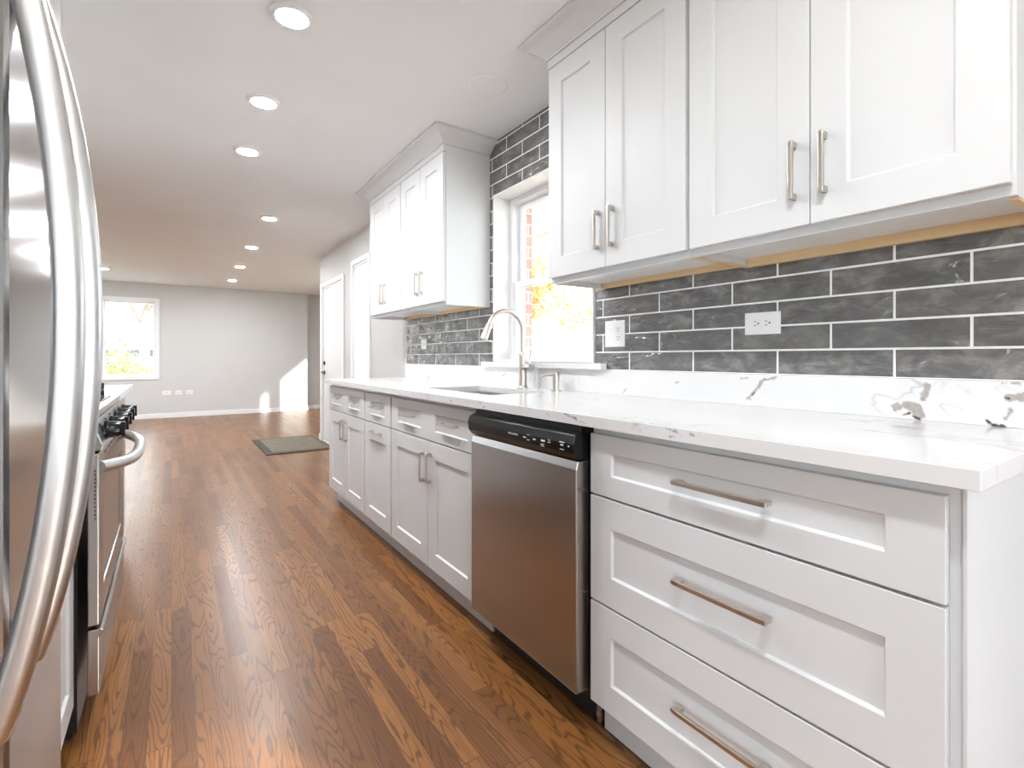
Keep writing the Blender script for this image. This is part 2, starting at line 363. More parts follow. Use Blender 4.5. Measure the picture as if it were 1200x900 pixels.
baseboard('baseboard_back', -2.99, 2.345, 11.034, 11.049, (0, 11.04, 0)); baseboard('baseboard_recess', 2.361, 3.38, 11.184, 11.199, (2.9, 11.19, 0))
baseboard('baseboard_recess_side', 2.3455, 2.360, 11.034, 11.198, (2.35, 11.2, 0))
baseboard('baseboard_right', 1.625, 1.639, 3.99, 5.82, (1.63, 5, 0))
baseboard('baseboard_corner', 1.625, 1.639, 6.925, 6.995, (1.63, 6.96, 0))
baseboard('baseboard_front', 3.384, 3.399, 7.0, 11.03, (3.39, 9, 0))

def casing(mb, axis, t0, t1, a0, a1, b0, b1, w, bottom=True):
    """flat picture-frame casing round an opening"""
    slab(mb, axis, t0, t1, a0-w, a1+w, (b0-w if bottom else b0), b1+w, [(a0, a1, b0 if bottom else b0-1, b1)])
    return mb
def pane(root, axis, t_, a0, a1, b0, b1, name='glass_pane'):
    mb = MB()
    if axis == 'x': mb.box(t_, t_+.004, a0, a1, b0, b1)
    else: mb.box(a0, a1, t_, t_+.004, b0, b1)
    return mb.build(name, M['glass'], root)
def sash(root, axis, t0, t1, a0, a1, b0, b1, w, wb=None, name='sash'):
    mb = MB(); slab(mb, axis, t0, t1, a0, a1, b0, b1, [(a0+w, a1-w, b0+(wb or w), b1-w)])
    o = mb.build(name, M['vinyl'], root, bevel=.003)
    MBp = pane(o, axis, (t0+t1)/2, a0+w-.003, a1-w+.003, b0+(wb or w)-.003, b1-w+.003)
    return o
# --- window_1: double hung over the sink
y0, y1, z0, z1 = KW
w1 = struct(empty('window_1', (XW, (y0+y1)/2, z0)))
mb = MB(); slab(mb, 'x', 1.622, 1.79, y0+.0005, y1-.0005, z0+.001, z1-.0005, [(y0+.012, y1-.012, z0+.012, z1-.012)]); mb.build('jamb_liner', M['trimw'], w1, bevel=.002)
mb = MB(); slab(mb, 'x', 1.74, 1.835, y0+.012, y1-.012, z0+.012, z1-.012, [(y0+.042, y1-.042, z0+.04, z1-.042)]); mb.build('window_frame', M['vinyl'], w1, bevel=.003)
zm = 1.54
sash(w1, 'x', 1.755, 1.785, y0+.043, y1-.043, z0+.041, zm+.018, .034, .045, 'lower_sash')
sash(w1, 'x', 1.79, 1.82, y0+.043, y1-.043, zm-.018, z1-.043, .034, .034, 'upper_sash')
MB().box(1.742, 1.753, 2.13, 2.19, zm-.004, zm+.018).build('sash_lock', M['vinyl'], w1, bevel=.002)
# --- window_2: tall side window
y0, y1, z0, z1 = SW
w2 = struct(empty('window_2', (XW, (y0+y1)/2, z0)))
casing(MB(), 'x', 1.622, 1.6395, y0, y1, z0, z1, .05).build('window_casing', M['trimw'], w2, bevel=.003)
mb = MB(); slab(mb, 'x', 1.6397, 1.80, y0+.0005, y1-.0005, z0+.0005, z1-.0005, [(y0+.02, y1-.02, z0+.02, z1-.02)]); mb.build('window_frame', M['vinyl'], w2)
sash(w2, 'x', 1.72, 1.75, y0+.021, y1-.021, z0+.021, z1-.021, .03)
mb = MB()
for k in range(34):
    zc = z0+.05+k*.0485
    mb.prism([(1.658, zc-.022), (1.660, zc-.023), (1.672, zc+.022), (1.670, zc+.023)], 'y', y0+.026, y1-.026)
mb.build('blind_slats', M['blind'], w2, weld=False)
MB().box(1.652, 1.69, y0+.0215, y1-.0215, z1-.055, z1-.021).build('blind_headrail', M['vinyl'], w2)
# --- window_3: living room window in the back wall
x0, x1, z0, z1 = BW
w3 = struct(empty('window_3', ((x0+x1)/2, 11.05, z0)))
casing(MB(), 'y', 11.032, 11.0495, x0, x1, z0, z1, .055).build('window_casing', M['trimw'], w3, bevel=.004)
mb = MB(); slab(mb, 'y', 11.0497, 11.19, x0+.0005, x1-.0005, z0+.0005, z1-.0005, [(x0+.018, x1-.018, z0+.018, z1-.018)]); mb.build('window_frame', M['vinyl'], w3)
sash(w3, 'y', 11.09, 11.12, x0+.019, x1-.019, z0+.019, 1.43, .022, .03, 'lower_sash')
sash(w3, 'y', 11.125, 11.155, x0+.019, x1-.019, 1.40, z1-.019, .022, .022, 'upper_sash')
# --- living front wall windows (out of frame, the sun patches come through them)
for n_i, (a, b, c_, d_) in enumerate(LW):
    w = struct(empty('window_%d' % (4+n_i), (3.4, (a+b)/2, c_)))
    mb = MB(); slab(mb, 'x', 3.405, 3.515, a+.0005, b-.0005, c_+.0005, d_-.0005, [(a+.02, b-.02, c_+.02, d_-.02)]); mb.build('window_frame', M['vinyl'], w)
    pane(w, 'x', 3.46, a+.018, b-.018, c_+.018, d_-.018)
# --- door_1: front door
y0, y1, _, z1 = FD
d1 = struct(empty('door_1', (XW, (y0+y1)/2, 0)))
casing(MB(), 'x', 1.622, 1.6395, y0, y1, 0, z1, .055, False).build('door_casing', M['trimw'], d1, bevel=.004)
mb = MB(); slab(mb, 'x', 1.6397, 1.80, y0+.0005, y1-.0005, 0.001, z1-.0005, [(y0+.02, y1-.02, -.1, z1-.02)]); mb.build('door_jamb', M['trimw'], d1)
LT = (6.28, 6.47, 1.50, 1.78)
mb = MB(); slab(mb, 'x', 1.648, 1.69, y0+.023, y1-.023, .02, z1-.023, [LT]); mb.build('door_slab', M['doorp'], d1, bevel=.002)
mb = MB(); slab(mb, 'x', 1.642, 1.648, LT[0]-.02, LT[1]+.02, LT[2]-.02, LT[3]+.02, [LT]); mb.build('lite_frame', M['trimw'], d1, bevel=.002)
MB().box(1.655, 1.659, LT[0]-.001, LT[1]+.001, LT[2]-.001, LT[3]+.001).build('lite_glass', M['frost'], d1)
MB().lathe((1.648, 6.775, 1.02), [(.026, 0), (.026, -.012), (.016, -.02), (.0, -.02)], 'x', 24).build('deadbolt', M['bronze'], d1)
mb = MB().lathe((1.648, 6.775, .90), [(.026, 0), (.026, -.010), (.012, -.014), (.012, -.045), (0, -.045)], 'x', 24)
mb.tube([(1.608, 6.78, .90), (1.606, 6.73, .90), (1.61, 6.66, .895)], .009, n=12, up=(0, 0, 1)); mb.build('lever_handle', M['bronze'], d1)
for zh in (.25, 1.02, 1.80): MB().lathe((1.641, y0+.022, zh-.05), [(.007, 0), (.007, .1), (0, .1)], 'z', 12).build('hinge', M['nickel'], d1)
# --- door_2: sliding patio door, added behind the camera to let sun onto the floor
y0, y1, _, z1 = PD
d2 = struct(empty('door_2', (XW, (y0+y1)/2, 0)))
casing(MB(), 'x', 1.622, 1.6395, y0, y1, 0, z1, .06, False).build('door_casing', M['trimw'], d2, bevel=.004)
mb = MB(); slab(mb, 'x', 1.70, 1.78, y0+.0005, y1-.0005, .001, z1-.0005, [(y0+.03, (y0+y1)/2-.02, .05, z1-.03), ((y0+y1)/2+.02, y1-.03, .05, z1-.03)]); mb.build('door_frame', M['vinyl'], d2)
pane(d2, 'x', 1.74, y0+.025, y1-.025, .045, z1-.025)
w7 = struct(empty('window_7', (.4, -3.2, .75)))  # window added out of view to brighten the cabinet end panel
mb = MB(); slab(mb, 'y', -3.30, -3.22, -.5995, 1.3995, .7505, 2.0995, [(-.56, .385, .79, 2.06), (.415, 1.36, .79, 2.06)]); mb.build('window_frame', M['vinyl'], w7)
pane(w7, 'y', -3.26, -.57, 1.37, .78, 2.07)
d3 = struct(empty('added_door_3', (-3.0, -1.35, 0)))  # glass door added out of view, its daylight fills the drawer fronts
mb = MB(); slab(mb, 'x', -3.11, -3.02, -2.7995, -.4005, .001, 1.9795, [(-2.76, -1.63, .05, 1.94), (-1.57, -.44, .05, 1.94)]); mb.build('door_frame', M['vinyl'], d3)
pane(d3, 'x', -3.07, -2.77, -.43, .04, 1.95)
# --- living left window, added out of view to brighten the living room
w6 = struct(empty('window_6', (-3.0, 7.4, .8)))
mb = MB(); slab(mb, 'x', -3.11, -3.01, 8.0005, 10.1995, .7005, 1.9995, [(8.04, 9.08, .74, 1.96), (9.12, 10.16, .74, 1.96)]); mb.build('window_frame', M['vinyl'], w6)
pane(w6, 'x', -3.06, 8.03, 10.17, .73, 1.97)

# --- tiled wall covering
TW, TH, GR = .3195, .0796, .0050
def tiles():
    mb = MB(); rn = []; ed = []
    z_base = 1.0365; ya, yb = .205, 3.99
    r = 0
    while z_base + r*TH < H-.003:
        za = z_base+r*TH+GR/2; zb = min(z_base+(r+1)*TH-GR/2, H-.003)
        yoff = .235 if r % 2 == 0 else .075
        k = -1
        while True:
            a = yoff+k*TW+GR/2-.002; b = a+TW-GR; k += 1
            if a > yb: break
            A, B = max(a, ya), min(b, yb)
            if B-A < .006: continue
            rects = [(A, B, za, zb)]
            ho = (1.718, 2.614, 1.0, 2.086)
            if A < ho[1] and B > ho[0] and za < ho[3] and zb > ho[2]:
                rects = []
                if A < ho[0]: rects.append((A, ho[0], za, zb))
                if B > ho[1]: rects.append((ho[1], B, za, zb))
                if zb > ho[3] and zb-ho[3] > .008: rects.append((max(A, ho[0]), min(B, ho[1]), ho[3], zb))
            rv = random.random()
            for (p, q, u, v) in rects:
                if q-p < .004: continue
                # pillowed tile: outer edge low, inner face high, slightly uneven
                x_b = 1.6385; x_e = 1.6318; x_f = 1.6300
                bw = min(.005, (q-p)*.3, (v-u)*.3); b0 = len(mb.v)
                for (xx, i) in ((x_b, 0), (x_e, 0), (x_f, bw)):
                    for (yy, zz) in ((p+i, u+i), (q-i, u+i), (q-i, v-i), (p+i, v-i)):
                        mb.v.append((xx+(random.uniform(-.0006, .0006) if xx == x_f else 0), yy, zz))
                for l in range(2):
                    for e in range(4):
                        e2 = (e+1) % 4; mb.f.append((b0+l*4+e, b0+l*4+e2, b0+l*4+4+e2, b0+l*4+4+e)); mb.mi.append(0); mb.sm.append(l == 1)
                mb.f.append((b0+8, b0+9, b0+10, b0+11)); mb.mi.append(0); mb.sm.append(True)
                rn += [rv]*12; ed += [1.]*8+[0.]*4
        r += 1
    return mb, rn, ed
mb, rn, ed = tiles()
o = mb.build('trim_1_tile', M['tile'], loc=(0, 0, 0), weld=False); struct(o); ROOTLOC[o.name] = (0, 0, 0)
for nm, dat in (('rnd', rn), ('edge', ed)):
    a = o.data.attributes.new(nm, 'FLOAT', 'POINT'); a.data.foreach_set('value', dat)
mb = MB(); slab(mb, 'x', 1.6316, 1.6392, .205, 3.992, 1.037, H-.001, [(1.716, 2.616, 1.0, 2.088)]); mb.build('grout', M['grout'], o)

# ================================================================== exterior
struct(MB().box(-40, 60, -40, 90, -.5, -.3).build('ground', M['grass'], loc=(5, 20, -.3)))
tag(MB().box(XO+.09, 6.5, -6.5, -1.41, -.299, -.03).build('patio', M['concrete'], loc=(4, -4, -.299)), 'added unseen concrete patio outside the glass door, bounces sunlight to the ceiling', 'patio')  # pale slab added out of view to bounce sunlight onto the ceiling
MB_ = MB().box(XO+.09, 3.3, -1.4, 6.9, -.299, -.02)
tag(MB_.build('porch_floor', M['concrete'], loc=(2.6, 3, -.299)), 'pale concrete porch slab outside the kitchen wall', 'porch')
pr = empty('porch_roof', (2.6, 3, 2.42), 'white porch ceiling and fascia seen through upper kitchen window sash', 'roof')
MB().box(XO+.09, 3.3, -1.4, 6.9, 2.42, 2.46).build('soffit', M['vinyl'], pr)
MB().box(3.3, 3.33, -1.4, 6.9, 2.36, 2.62).build('fascia', M['vinyl'], pr)
MB().prism([(XO+.09, 2.47), (3.42, 2.47), (3.42, 2.50), (XO+.09, 2.85)], 'y', -1.45, 6.9).build('shingles', M['roof'], pr)

def leaves(c, r, n, s, seed, flat=1.):
    rr = random.Random(seed); mb = MB()
    lumps = [(Vector((rr.gauss(0, .5), rr.gauss(0, .5), rr.gauss(0, .4*flat))), rr.uniform(.25, .5)) for _ in range(16)]
    for _ in range(n):
        cc_, rad = rr.choice(lumps); d = Vector((rr.gauss(0, 1), rr.gauss(0, 1), rr.gauss(0, 1))).normalized()*rad*rr.uniform(.5, 1)
        p = Vector(c)+(cc_+d)*r; a_ = Vector((rr.gauss(0, 1), rr.gauss(0, 1), rr.gauss(0, 1))).normalized(); b_ = a_.orthogonal().normalized()
        q = s*rr.uniform(.6, 1.3); mb.quad([p-a_*q, p+b_*q*.5, p+a_*q, p-b_*q*.5])
    return mb
def branches(mb, p, d, l, r, depth, rr):
    q = p+d*l; m_ = (p+q)/2+Vector((rr.gauss(0, .06), rr.gauss(0, .06), 0))*l
    mb.tube([p, m_, q], r, n=7, up=(.1, 1, .2))
    if depth == 0: return
    for _ in range(3): branches(mb, q, (d+Vector((rr.gauss(0, .55), rr.gauss(0, .55), rr.uniform(0, .35)))).normalized(), l*.72, r*.6, depth-1, rr)
def tree(c, h, r, m_, n, s, seed, label, group=None):
    t_ = empty('tree', (c[0], c[1], -.3), label, 'tree', group); rr = random.Random(seed)
    mb = MB(); branches(mb, Vector((c[0], c[1], -.3)), Vector((0, 0, 1)), h*.42, h*.03, 3, rr); mb.build('trunk', M['bark'], t_, weld=False, recalc=False)
    leaves((c[0], c[1], h*.8), r, n, s, seed).build('foliage', M[m_], t_, weld=False, recalc=False)
tree((8.0, 12.0), 3.9, 2.4, 'leafo', 6500, .13, 3, 'orange autumn tree outside the kitchen window, left of the sash')
tree((15.5, 13.0), 6.0, 2.8, 'leafy', 3600, .14, 5, 'yellow leaved tree outside the kitchen window, behind the orange one')
tree((-1.5, 38), 8.4, 4.0, 'leafy', 1500, .14, 9, 'sparse bare branched tree above the white house beyond the living room')
def house(c, w, d, h, rh, label, axis='x', vents=0):
    r_ = empty('house', (c[0], c[1], -.3), label, 'house')
    MB().box(c[0]-w/2, c[0]+w/2, c[1]-d/2, c[1]+d/2, -.3, h).build('wall', M['siding'], r_)
    if axis == 'x': MB().prism([(c[1]-d/2-.4, h), (c[1]+d/2+.4, h), (c[1], h+rh)], 'x', c[0]-w/2-.4, c[0]+w/2+.4).build('roof', M['roof'], r_)
    else: MB().prism([(c[0]-w/2-.4, h), (c[0]+w/2+.4, h), (c[0], h+rh)], 'y', c[1]-d/2-.4, c[1]+d/2+.4).build('roof', M['roof'], r_)
    return r_
hs = house((-1.5, 31), 11, 6, 1.8, .95, 'low white house across the street beyond the living room window')
for k in range(6):
    x = -4.1+k*.82; o_ = MB().box(x, x+.46, 27.94, 27.99, 1.15, 1.45).build('window', M['darkwin'], hs)
hs2 = house((20, 28), 9, 10, 2.6, 1.8, 'pale white house far behind the autumn trees outside the kitchen', 'y')
MB().box(15.42, 15.49, 25.5, 26.7, .8, 1.9).build('window', M['darkwin'], hs2)
bs = leaves((-1.6, 21, .25), 1.6, 4200, .07, 21, .5); b_ = bs.build('hedge', M['leafg'], weld=False, recalc=False, loc=(-1.6, 21, -.3))
tag(b_, 'bright green leafy shrub on the lawn outside the living room window', 'shrub')
tag(leaves((10.6, 16.0, .35), 1.9, 3200, .08, 31, .55).build('bare_shrub', M['twig'], weld=False, recalc=False, loc=(10.6, 16, -.3)), 'brown bare twiggy shrub beyond the white fence outside the kitchen window', 'shrub')
fence = empty('picket_fence', (12, 9, -.3), 'low white board fence outside the kitchen window', 'fence')
for k in range(5):
    MB().box(8.9+k*1.4, 9.0+k*1.4, 10.3-k*.01, 10.4-k*.01, -.3, 1.05).build('post', M['vinyl'], fence)
MB().box(8.9, 14.6, 10.41, 10.43, -.15, .35).build('rail', M['vinyl'], fence); MB().box(8.9, 14.6, 10.41, 10.43, .5, .95).build('rail', M['vinyl'], fence)

# ================================================================== cabinet builders
def shaker(mb, s, xf, th, rects, ya, yb, za, zb, rec=.008):
    """front board facing direction s*X with outer face xf; rects = recessed panels (y0,y1,z0,z1)"""
    xb = xf-s*th; xr = xf-s*rec; e = .004
    def P(x, y, z): return (x, y, z)
    slab_f = MB(); As = sorted({ya, yb, *[r[i] for r in rects for i in (0, 1)]}); Bs = sorted({za, zb, *[r[i] for r in rects for i in (2, 3)]})
    for i in range(len(As)-1):
        for j in range(len(Bs)-1):
            cy_, cz_ = (As[i]+As[i+1])/2, (Bs[j]+Bs[j+1])/2
            if any(r[0] < cy_ < r[1] and r[2] < cz_ < r[3] for r in rects): continue
            mb.quad([P(xf, As[i], Bs[j]), P(xf, As[i+1], Bs[j]), P(xf, As[i+1], Bs[j+1]), P(xf, As[i], Bs[j+1])])
    for (p, q, u, v) in rects:
        o4 = [(p, u), (q, u), (q, v), (p, v)]; i4 = [(p+e, u+e), (q-e, u+e), (q-e, v-e), (p+e, v-e)]
        for k in range(4):
            k2 = (k+1) % 4; mb.quad([P(xf, *o4[k]), P(xf, *o4[k2]), P(xr, *i4[k2]), P(xr, *i4[k])])
        mb.quad([P(xr, *i4[k]) for k in range(4)])
    c4 = [(ya, za), (yb, za), (yb, zb), (ya, zb)]
    for k in range(4):
        # split outer sides at the same cuts so the mesh stays closed
        k2 = (k+1) % 4; cuts = As if k % 2 == 0 else Bs; cuts = cuts if k in (0, 1) else cuts[::-1]
        for a_, b_ in zip(cuts[:-1], cuts[1:]):
            p = (a_, c4[k][1]) if k % 2 == 0 else (c4[k][0], a_); q = (b_, c4[k][1]) if k % 2 == 0 else (c4[k][0], b_)
            mb.quad([P(xf, *p), P(xf, *q), P(xb, *q), P(xb, *p)])
    mb.quad([P(xb, ya, za), P(xb, ya, zb), P(xb, yb, zb), P(xb, yb, za)])
    return mb
def front(kind, parent, s, xf, ya, yb, za, zb, st=.078, rl=None, double=False, top=None):
    rl = rl or st; top = top or rl; g = .0016
    ya += g; yb -= g; za += g; zb -= g
    if double: ym = (ya+yb)/2; rects = [(ya+st, ym-st, za+rl, zb-top), (ym+st, yb-st, za+rl, zb-top)]
    else: rects = [(ya+st, yb-st, za+rl, zb-top)]
    mb = MB(); shaker(mb, s, xf, .019, rects, ya, yb, za, zb)
    return mb.build(kind, M['cab'], parent, bevel=.0012, seg=2)
def pull(parent, s, xf, y, z, ln, vertical):
    """squared bow pull: bar on two feet"""
    mb = MB(); h = ln/2; w = .0055; so_ = .028
    x1, x2 = xf, xf+s*so_
    A = lambda a, b, c, d, e, f: mb.box(min(a, b), max(a, b), c, d, e, f)
    if vertical:
        for k in (-1, 1):
            zc = z+k*(h-.008); A(x1+s*.0005, x2-s*.008, y-w*.9, y+w*.9, zc-.008, zc+.008)
        mb.prism([(x2-s*.0095, z-h), (x2-s*.0095, z+h), (x2-s*.002, z+h), (x2, z+h*.86), (x2, z-h*.86), (x2-s*.002, z-h)], 'y', y-w, y+w)
    else:
        for k in (-1, 1):
            yc = y+k*(h-.010); A(x1+s*.0005, x2-s*.008, yc-.010, yc+.010, z-w*.9, z+w*.9)
        mb.prism([(x2-s*.0095, y-h), (x2-s*.0095, y+h), (x2-s*.002, y+h), (x2, y+h*.86), (x2, y-h*.86), (x2-s*.002, y-h)], 'z', z-w, z+w)
    return tag(mb.build('handle', M['nickel'], parent, bevel=.0014), 'satin nickel bow handle')

XF = .993; XB = 1.013; ZT = .896          # door face, carcass front, carcass top
Z_D1 = (.706, .878); Z_D2 = (.406, .703); Z_D3 = (.114, .403)
def base_carcass(root, ya, yb, s=-1, xf=XB, xw=1.639, toe=.045, hollow=False):
    mb = MB()
    if hollow:
        xw = 1.625; mb.box(xf, xw, ya, ya+.016, .112, ZT); mb.box(xf, xw, yb-.016, yb, .112, ZT); mb.box(xf, xw, ya+.016, yb-.016, .112, .128)
        mb.box(xw-.006, xw, ya+.016, yb-.016, .128, ZT); mb.box(xf, xf+.018, ya+.016, yb-.016, .128, ZT)
    else: mb.box(xf, xw, ya, yb, .112, ZT)
    mb.build('carcass', M['cab'], root, bevel=.001)
    xa = xf-s*toe
    MB().box(xa, xw, ya, yb, .0005, .1115).build('toe_kick', M['cab'], root)
# three-drawer cabinet nearest camera
c = empty('base_cabinet', (1.3, .66, 0), 'large white three drawer base cabinet in the right foreground under the counter end', 'cabinet', 'white base cabinets')
base_carcass(c, .252, 1.076)
MB().box(1.003, 1.6385, .2465, .2515, .0005, ZT).build('end_panel', M['cab'], c)
for (za, zb), rl, tp in ((Z_D1, .058, .048), (Z_D2, .08, .08), (Z_D3, .077, .077)):
    d_ = front('drawer', c, -1, XF, .268, 1.069, za, zb, .08, rl, top=tp)
    pull(d_, -1, XF, .655, {.706: .801, .406: .568, .114: .268}[za], .228, False)
# sink base
c = empty('base_cabinet', (1.3, 2.17, 0), 'white sink base cabinet with two doors beside the dishwasher, under the faucet', 'cabinet', 'white base cabinets')
base_carcass(c, 1.703, 2.646, hollow=True)
d_ = front('false_drawer_front', c, -1, XF, 1.71, 2.639, *Z_D1, .078, .045, double=True)
pull(d_, -1, XF, 2.40, .80, .165, False); pull(d_, -1, XF, 1.945, .80, .165, False)
d_ = front('door', c, -1, XF, 1.71, 2.1735, .114, .703); pull(d_, -1, XF, 2.137, .582, .14, True)
d_ = front('door', c, -1, XF, 2.1755, 2.639, .114, .703); pull(d_, -1, XF, 2.214, .575, .14, True)
# pull-out cabinet
c = empty('base_cabinet', (1.3, 2.88, 0), 'narrow white base cabinet with single drawer over pull out door, left of sink cabinet', 'cabinet', 'white base cabinets')
base_carcass(c, 2.648, 3.102)
d_ = front('drawer', c, -1, XF, 2.658, 3.095, *Z_D1, .09, .045); pull(d_, -1, XF, 2.875, .80, .16, False)
d_ = front('door', c, -1, XF, 2.658, 3.095, .114, .703, .078, .078, top=.10); pull(d_, -1, XF, 2.875, .655, .16, False)
# far double cabinet
c = empty('base_cabinet', (1.3, 3.53, 0), 'farthest white base cabinet with paired doors at the left end of the counter', 'cabinet', 'white base cabinets')
base_carcass(c, 3.104, 3.955)
d_ = front('false_drawer_front', c, -1, XF, 3.11, 3.948, *Z_D1, .075, .045, double=True)
pull(d_, -1, XF, 3.735, .80, .15, False); pull(d_, -1, XF, 3.32, .80, .15, False)
d_ = front('door', c, -1, XF, 3.11, 3.528, .114, .703); pull(d_, -1, XF, 3.487, .585, .14, True)
d_ = front('door', c, -1, XF, 3.530, 3.948, .114, .703); pull(d_, -1, XF, 3.575, .585, .14, True)

# ---- countertop with sink cut-out
SK = (1.145, 1.48, 1.86, 2.52)
mb = MB(); slab(mb, 'z', ZT+.0015, .929, .965, 1.6385, .222, 3.975, [(SK[0], SK[1], SK[2], SK[3])])
o = tag(mb.build('countertop', M['quartz'], loc=(1.3, 2.1, .9), bevel=.0015), 'long white grey veined quartz countertop running along the right wall', 'countertop')
counter = o
def blot_grid(name, P0, U, V, nu, nv, shapes, dark, back, loc):
    """subdivided face with attribute-driven mineral blotches"""
    mb = MB(); vals = []; vd = []
    def dist(p, s_):
        best = 9
        for (a, b_, r) in s_:
            a = Vector(a); b_ = Vector(b_); ab = b_-a; t_ = max(0, min(1, (p-a).dot(ab)/max(ab.dot(ab), 1e-9)))
            best = min(best, (p-(a+ab*t_)).length-r)
        return best
    for j in range(nv+1):
        for i in range(nu+1):
            q = Vector(P0)+Vector(U)*(i/nu)+Vector(V)*(j/nv); mb.v.append(tuple(q))
            p2 = Vector((q.y, q.z)); n1 = mnoise.noise(Vector((q.y*45, q.z*45, 3)))*.007+mnoise.noise(Vector((q.y*170, q.z*170, 9)))*.0035
            d = dist(p2, shapes)+n1; vals.append(max(0, min(1, .5-d/.002)))
            d = dist(p2, dark)+n1*.7; vd.append(max(0, min(1, .5-d/.002)))
    for j in range(nv):
        for i in range(nu):
            a = j*(nu+1)+i; mb.f.append((a, a+1, a+nu+2, a+nu+1)); mb.mi.append(0); mb.sm.append(False)
    return mb, vals, vd
sh = [((.545, .957), (.52, .968), .008), ((.52, .966), (.498, .960), .012), ((.494, .952), (.490, .942), .012),
      ((.476, 1.020), (.482, .983), .0065), ((.488, .999), (.482, .998), .002), ((.322, .999), (.292, 1.0), .008), ((.332, 1.031), (.305, 1.034), .002), ((.318, .970), (.330, .945), .004),
      ((.965, .95), (.932, .985), .0035), ((.932, .985), (.905, 1.022), .0045), ((.90, 1.02), (.87, 1.026), .003), ((.985, .935), (.95, .952), .001), ((.895, 1.027), (.86, 1.029), .0015), ((.99, 1.02), (.96, 1.024), .001),
      ((2.52, .935), (2.48, .985), .002), ((2.478, .985), (2.44, 1.0), .0035), ((3.53, .925), (3.49, .965), .004), ((2.20, .97), (2.20, 1.0), .0015),
      ((1.28, .985), (1.235, 1.003), .001), ((1.53, .94), (1.49, .975), .0008)]
dk = [((.528, .939), (.512, .946), .0015), ((.505, .938), (.49, .931), .0022), ((.360, .940), (.357, .937), .004), ((.350, .933), (.345, .932), .003), ((.334, .933), (.331, .931), .004),
      ((.945, .968), (.94, .975), .0012), ((.328, .999), (.322, .997), .0015), ((2.464, .99), (2.455, .995), .0012), ((.905, 1.02), (.90, 1.024), .001)]
XS = 1.612
mb, va_, vd_ = blot_grid('b', (XS, .205, .9295), (0, 3.785, 0), (0, 0, .107), 1500, 42, sh, dk, 0, 0)
nv0 = len(mb.v)
bk = MB(); bk.v = mb.v; bk.f = mb.f; bk.mi = mb.mi; bk.sm = mb.sm
bk.quad([(XS, .205, 1.0365), (1.6385, .205, 1.0365), (1.6385, 3.99, 1.0365), (XS, 3.99, 1.0365)]); bk.quad([(XS, .205, .9295), (1.6385, .205, .9295), (1.6385, 3.99, .9295), (XS, 3.99, .9295)])
bk.quad([(XS, .205, .9295), (1.6385, .205, .9295), (1.6385, .205, 1.0365), (XS, .205, 1.0365)]); bk.quad([(XS, 3.99, .9295), (1.6385, 3.99, .9295), (1.6385, 3.99, 1.0365), (XS, 3.99, 1.0365)])
bk.quad([(1.6385, .205, .9295), (1.6385, 3.99, .9295), (1.6385, 3.99, 1.0365), (1.6385, .205, 1.0365)])
o = bk.build('backsplash_upstand', M['quartz'], weld=False, recalc=False)
for nm, dat in (('vein', va_), ('veindark', vd_)):
    a = o.data.attributes.new(nm, 'FLOAT', 'POINT'); a.data.foreach_set('value', dat+[0.]*(len(o.data.vertices)-nv0))
tag(o, 'low white quartz upstand with grey mineral blotches between counter and tiles', 'backsplash')
es = [((.778, .926), (.757, .922), .0006), ((.757, .922), (.738, .916), .0016), ((.738, .916), (.742, .909), .0014), ((.742, .909), (.768, .907), .0006), ((.708, .919), (.700, .917), .0022),
      ((1.245, .922), (1.225, .914), .0012), ((1.645, .922), (1.632, .919), .003), ((1.62, .905), (1.60, .912), .001), ((2.285, .918), (2.275, .912), .002), ((1.15, .926), (1.06, .906), .0004), ((1.95, .926), (1.86, .908), .0005)]
mb, va_, vd_ = blot_grid('e', (.9646, .2235, .8985), (0, 3.75, 0), (0, 0, .0295), 1500, 11, es, [((1.645, .922), (1.64, .921), .0012)], 0, 0)
oe = mb.build('front_edge_veining', M['quartz'], counter, weld=False, recalc=False)
for nm, dat in (('vein', va_), ('veindark', vd_)):
    a = oe.data.attributes.new(nm, 'FLOAT', 'POINT'); a.data.foreach_set('value', dat)
# window sill slab and the thicker apron under it
o = MB().box(1.585, 1.6205, 1.637, 2.69, 1.0375, 1.0665); o.box(1.6205, 1.74, 1.7262, 2.6068, 1.0375, 1.0662)
tag(o.build('sill_slab', M['quartz'], loc=(1.6, 2.16, 1.0375), bevel=.002), 'projecting quartz ledge under the kitchen window behind the faucet', 'window sill')

# ---- sink basin
x0, x1, y0, y1 = SK; zt, zb_, wl_ = ZT+.0010, .70, .012
mb = MB(); e = .002
O = [(x0+e, y0+e), (x1-e, y0+e), (x1-e, y1-e), (x0+e, y1-e)]; I = [(x0+.03, y0+.03), (x1-.03, y0+.03), (x1-.03, y1-.03), (x0+.03, y1-.03)]
FL = [(x0-.002, y0-.002), (x1+.002, y0-.002), (x1+.002, y1+.002), (x0-.002, y1+.002)]
for k in range(4):
    k2 = (k+1) % 4
    mb.quad([(*FL[k], zt), (*FL[k2], zt), (*O[k2], zt), (*O[k], zt)]); mb.quad([(*O[k], zt), (*O[k2], zt), (*I[k2], zb_), (*I[k], zb_)])
mb.quad([(*p, zb_) for p in I])
sk = mb.build('kitchen_sink', M['basin'], loc=(1.31, 2.19, zb_)); sk.modifiers.new('solid', 'SOLIDIFY').thickness = -.0008
tag(sk, 'stainless undermount sink basin sunk in the counter left of the faucet', 'sink')
MB().lathe((1.33, 2.19, zb_+.001), [(.045, 0), (.042, .003), (.03, .002), (0, .0015)], 'z', 28).build('drain', M['chrome'], sk)
